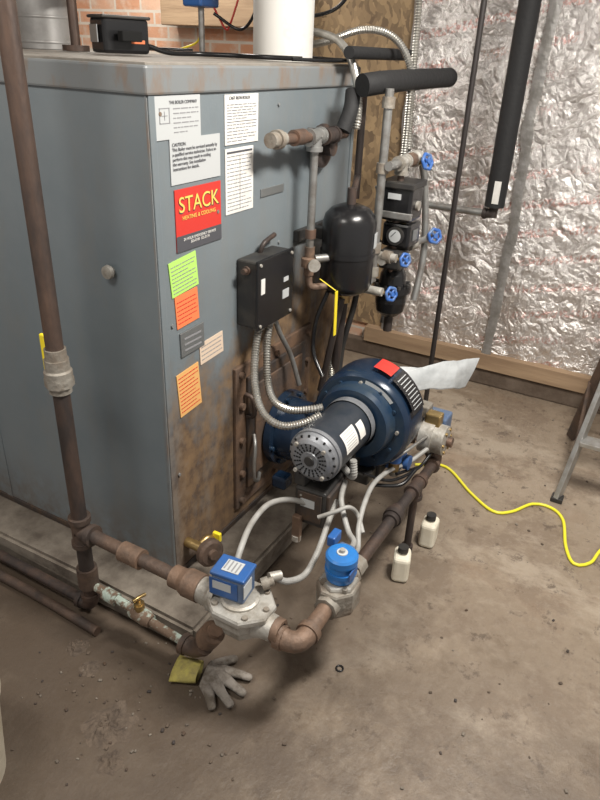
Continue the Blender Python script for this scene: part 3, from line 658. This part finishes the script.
r.elbow((1.9,.03,1.055),(0,-1,0),(-1,0,0),.022,M_ironpipe,.045);r.cyl((1.86,.03,1.055),(1.30,.0,1.05),.017,M_ironpipe);r.tube([(1.30,.0,1.05),(1.22,-.05,1.05),(1.15,-.15,1.03)],.017,M_ironpipe)
r.box((1.8545,-.42,1.16),(.003,.03,.10),M_white,0)
r.done()
# ------------------------------------------------------------ things on top of boiler
f=O('flue_pipe')
f.lathe((1.04,.25,H+.001),Zd,[(0,.109),(.97,.109),(.97,.0)],M_flue,40);f.lathe((1.04,.25,H+.34),Zd,[(0,.109),(0,.113),(.02,.113),(.02,.109)],M_flue,40);f.done()
f=O('vent_stack')
f.lathe((.92,1.34,H+.001),Zd,[(0,.125),(.97,.125),(.97,0)],M_fluegrey,40)
for k in range(4): f.lathe((.92,1.34,H+.02+.09*k),Zd,[(0,.125),(.006,.1285),(.012,.125)],M_fluegrey,40,True)
f.done()
cb=O('limit_control')
R=Matrix.Rotation(-.35,3,'Z')
cb.box((.54,.57,H+.055),(.16,.10,.10),M_black,.01,R);cb.box((.54,.57,H+.108),(.17,.11,.01),M_blackd,.004,R)
cb.box((.505,.495,H+.055),(.07,.035,.03),M_void,.004,R);cb.box((.56,.515,H+.04),(.05,.012,.012),M_orange,.002,R)
cb.box((.455,.60,H+.06),(.004,.05,.05),M_steel,.001,R)
cb.tube([(.60,.62,H+.03),(.66,.66,H+.10),(.70,.72,H+.05),(.74,.78,H+.01)],.006,M_black)
cb.done()
c=O('power_cable')
c.tube([(.63,.53,H+.03),(.70,.5,H+.012),(.82,.46,H+.012),(.88,.34,H+.012),(.86,.22,H+.012),(.92,.10,H+.012)],.008,M_black,10)
c.tube([(.62,.62,H+.05),(.75,.72,H+.02),(.95,.78,H+.02),(1.04,.66,H+.02)],.007,M_black,10)
c.tube([(1.10,.60,H+.15),(1.14,.50,H+.10),(1.13,.42,H+.18),(1.12,.40,H+.3)],.006,M_black,10);c.done()
cb=O('blue_junction_box')
cb.cyl((1.10,.66,H+.001),(1.10,.66,H+.19),.012,M_galv);cb.box((1.10,.66,H+.23),(.12,.09,.12),M_blue,.008);cb.lathe((1.10,.66,H+.001),Zd,[(0,0),(0,.03),(.01,.03),(.01,0)],M_galv,16)
cb.tube([(1.1,.66,H+.1),(1.12,.70,H+.05),(1.1,.78,H+.02)],.004,M_yellow,8)
cb.tube([(1.13,.62,H+.17),(1.15,.58,H+.10),(1.14,.55,H+.12),(1.15,.52,H+.2)],.004,M_red,8)
cb.done()
pp=O('black_steam_pipe')
pp.cyl((.76,1.0,H+.001),(.76,1.0,H+.98),.018,M_ironpipe);pp.cyl((.76,1.0,H+.24),(1.2,1.10,H+.25),.03,M_foam);pp.lathe((.76,1.0,H+.001),Zd,[(0,0),(0,.05),(.02,.05),(.02,.03)],M_ironpipe,20);pp.done()
q=O('yellow_valve_handle')
q.cyl((gx,.225,.90),(gx+.02,.26,.90),.01,M_brass);q.box((gx+.02,.265,.93),(.012,.02,.12),M_yellow,.004);q.done()
# ------------------------------------------------------------ bottles, cord, ladder, gloves, bucket
def bottle(x_,y_,rz):
    o=O('plastic_bottle');R=Matrix.Rotation(rz,3,'Z')
    o.box((x_,y_,.055),(.085,.062,.110),M_plastic,.016,R,3);o.cyl((x_,y_,.105),(x_,y_,.125),.015,M_plastic,16);o.cyl((x_,y_,.116),(x_,y_,.138),.019,M_blackd,16);o.done()
bottle(.520,-.615,.3);bottle(.755,-.638,.1)
c=O('extension_cord')
c.tube([(1.25,-.40,.007),(1.31,-.53,.007),(1.17,-.69,.007),(1.09,-.81,.007),(1.13,-.88,.007),(1.235,-.945,.007),(1.25,-1.02,.007),(1.19,-1.08,.007),(1.02,-1.12,.007),(.93,-1.165,.007),(.97,-1.22,.007),(1.10,-1.26,.007),(1.2,-1.4,.007),(1.15,-1.7,.007)],.0065,M_cord,10,step=.02);c.done()
L=O('step_ladder')
def rail(a,b_,m):
    a=V(a);b_=V(b_);d=(b_-a);R=d.to_track_quat('Z','Y').to_matrix();L.box((a+b_)/2,(.022,.05,d.length),m,.003,R)
rail((1.33,-1.03,.01),(1.72,-1.16,1.35),M_lad);rail((1.92,-.99,.01),(1.75,-1.16,1.35),M_rustpipe)
rail((1.33,-1.50,.01),(1.72,-1.40,1.35),M_lad);rail((1.92,-1.54,.01),(1.75,-1.40,1.35),M_rustpipe)
for k in range(1,5):
    t_=k/5;a=V((1.33,-1.03,.01)).lerp(V((1.72,-1.16,1.35)),t_);b_=V((1.33,-1.50,.01)).lerp(V((1.72,-1.40,1.35)),t_);L.box((a+b_)/2,(.08,abs(a.y-b_.y),.02),M_lad,.003)
L.box((1.735,-1.28,1.36),(.14,.36,.03),M_rust2,.005)
L.tube([(1.5,-1.085,.6),(1.82,-1.085,.62)],.006,M_lad);L.tube([(1.40,-1.045,.22),(1.90,-1.01,.34)],.008,M_rustpipe);L.tube([(1.92,-1.0,.2),(1.92,-1.53,.2)],.008,M_rustpipe)
L.box((1.33,-1.03,.012),(.05,.05,.022),M_blackd,.004);L.box((1.33,-1.50,.012),(.05,.05,.022),M_blackd,.004)
L.done()
def skin(name,chains,m,flat=.8,parent=None):
    vs=[];es=[];rs=[];
    root=V(chains[0][0][0]);vs.append(root);rs.append(chains[0][0][1])
    for ch in chains:
        prev=0
        for (p_,r_) in ch[1:]:
            vs.append(V(p_));rs.append(r_);es.append((prev,len(vs)-1));prev=len(vs)-1
    me=bpy.data.meshes.new(name);me.from_pydata(vs,es,[]);o=bpy.data.objects.new(name,me);bpy.context.collection.objects.link(o)
    md=o.modifiers.new('skin','SKIN')
    for i,sv in enumerate(me.skin_vertices[0].data): sv.radius=(rs[i],rs[i]*flat);sv.use_root=(i==0)
    s_=o.modifiers.new('sub','SUBSURF');s_.levels=2;s_.render_levels=2;me.materials.append(m)
    md.use_smooth_shade=True
    if parent: o.parent=parent
    return o
em=bpy.data.objects.new('work_glove',None);bpy.context.collection.objects.link(em)
wz=.024;w0=((-.220,-.265,wz),.034)
skin('hand',[[w0,((-.243,-.30,wz),.024),((-.272,-.335,.020),.0155),((-.302,-.365,.016),.0135)],
 [w0,((-.225,-.315,wz+.004),.025),((-.245,-.36,.021),.0155),((-.265,-.408,.016),.0135)],
 [w0,((-.20,-.32,wz+.004),.025),((-.205,-.37,.022),.0155),((-.210,-.42,.015),.0135)],
 [w0,((-.182,-.31,wz),.024),((-.162,-.36,.020),.015),((-.150,-.405,.015),.013)],
 [w0,((-.182,-.28,wz),.022),((-.142,-.30,.020),.016),((-.110,-.325,.016),.0135)]],M_glove,.75,em)
cf=O('cuff');vs=[];fs=[];n=24
for k,(u,ra,rb) in enumerate([(0,.038,.022),(.03,.042,.022),(.06,.046,.018),(.08,.050,.015),(.078,.045,.010),(.03,.034,.010)]):
    d=V((-.30,.95,0)).normalized();sd=V((.95,.30,0)).normalized();c0=V((-.219,-.258,.023-.06*u))+d*u
    for i in range(n):
        a=2*math.pi*i/n;p_=c0+sd*math.cos(a)*ra+V((0,0,1))*math.sin(a)*rb;p_+=V((0,0,.006*noise.noise(p_*30)));vs.append(p_)
    if k: fs+=[[(k-1)*n+i,(k-1)*n+(i+1)%n,k*n+(i+1)%n,k*n+i] for i in range(n)]
cf.add(vs,fs,M_cuff,True);o=cf.done();o.parent=em
w=O('rubber_washer');w.tube([(.03+.011*math.cos(a*.5236),-.61+.011*math.sin(a*.5236),.003) for a in range(13)],.0028,M_black,8,smooth=False);w.done()
bk=O('plastic_bucket');bk.lathe((-.80,.10,0),Zd,[(0,0),(0,.13),(.28,.155),(.28,.162),(.30,.162),(.30,.15),(.02,.125),(.02,0)],M_bucket,40);bk.done()
db=O('floor_debris')
for k in range(210):
    if k<90: x_=random.uniform(-.6,2.1);y_=random.uniform(-1.3,-.25)
    else: x_=random.gauss(-.38,.15);y_=random.gauss(-.08,.20)
    s_=random.uniform(.0015,.006)
    db.box((x_,y_,s_*.5),(s_*2,s_*1.4,s_),random.choice([M_pad,M_dirt,M_darkplate,M_dirt]),s_*.25,Matrix.Rotation(random.random()*6,3,'Z'),1)
for (cx_,cy_,rx_,h_) in [(-.48,-.14,.07,.014),(-.56,-.22,.035,.010),(-.33,.14,.035,.02),(-.37,.05,.03,.012)]:
    n=30;vs=[(cx_,cy_,h_)];fs=[]
    for rr_ in range(1,9):
        for i in range(n):
            a=2*math.pi*i/n;q_=rr_/8;R_=rx_*q_*(1+.4*noise.noise(V((math.cos(a)*2+cx_*9,math.sin(a)*2,1))))
            X_=cx_+math.cos(a)*R_;Y_=cy_+math.sin(a)*R_;vs.append((X_,Y_,max(.0003,h_*(1-q_**1.3)*(1+1.2*noise.noise(V((X_*90,Y_*90,0))))) if rr_<8 else .0003))
    for i in range(n):
        fs.append([0,1+i,1+(i+1)%n])
        for k in range(7): a=1+k*n;fs.append([a+i,a+n+i,a+n+(i+1)%n,a+(i+1)%n])
    db.add(vs,fs,M_dirt,False)
db.done()
# ------------------------------------------------------------ lights
def area(name,loc,tgt,size,power,col=(1,.955,.885)):
    l_=bpy.data.lights.new(name,'AREA');l_.shape='RECTANGLE';l_.size=size[0];l_.size_y=size[1];l_.energy=power;l_.color=col
    o=bpy.data.objects.new(name,l_);bpy.context.collection.objects.link(o);o.location=loc;o.rotation_euler=(V(tgt)-V(loc)).to_track_quat('-Z','Y').to_euler();return o
area('ceiling_light',(.3,-1.3,2.6),(.5,-.8,0),(.7,.25),88)
area('ceiling_light_rear',(-1.3,.2,2.6),(-.5,.4,0),(1.0,.4),34)
area('ceiling_light_far',(1.7,1.6,2.6),(1.7,1.6,0),(.5,.8),28)
wd=bpy.data.worlds.new('world');S.world=wd;wd.use_nodes=True;wd.node_tree.nodes['Background'].inputs[0].default_value=(1,.965,.92,1);wd.node_tree.nodes['Background'].inputs[1].default_value=.52
# ------------------------------------------------------------ camera
yaw,pitch,roll=.4916,.487,.0452
F=V((math.cos(yaw)*math.cos(pitch),math.sin(yaw)*math.cos(pitch),-math.sin(pitch)));R0=V((math.sin(yaw),-math.cos(yaw),0));U0=R0.cross(F)
Rr=R0*math.cos(roll)+U0*math.sin(roll);Ur=-R0*math.sin(roll)+U0*math.cos(roll)
cd=bpy.data.cameras.new('camera');co=bpy.data.objects.new('camera',cd);bpy.context.collection.objects.link(co)
Mx=Matrix((Rr,Ur,-F)).transposed().to_4x4();Mx.translation=V((-1.307,-1.143,1.7));co.matrix_world=Mx
cd.lens=36*659.9/800;cd.sensor_width=36;cd.clip_start=.02;S.camera=co
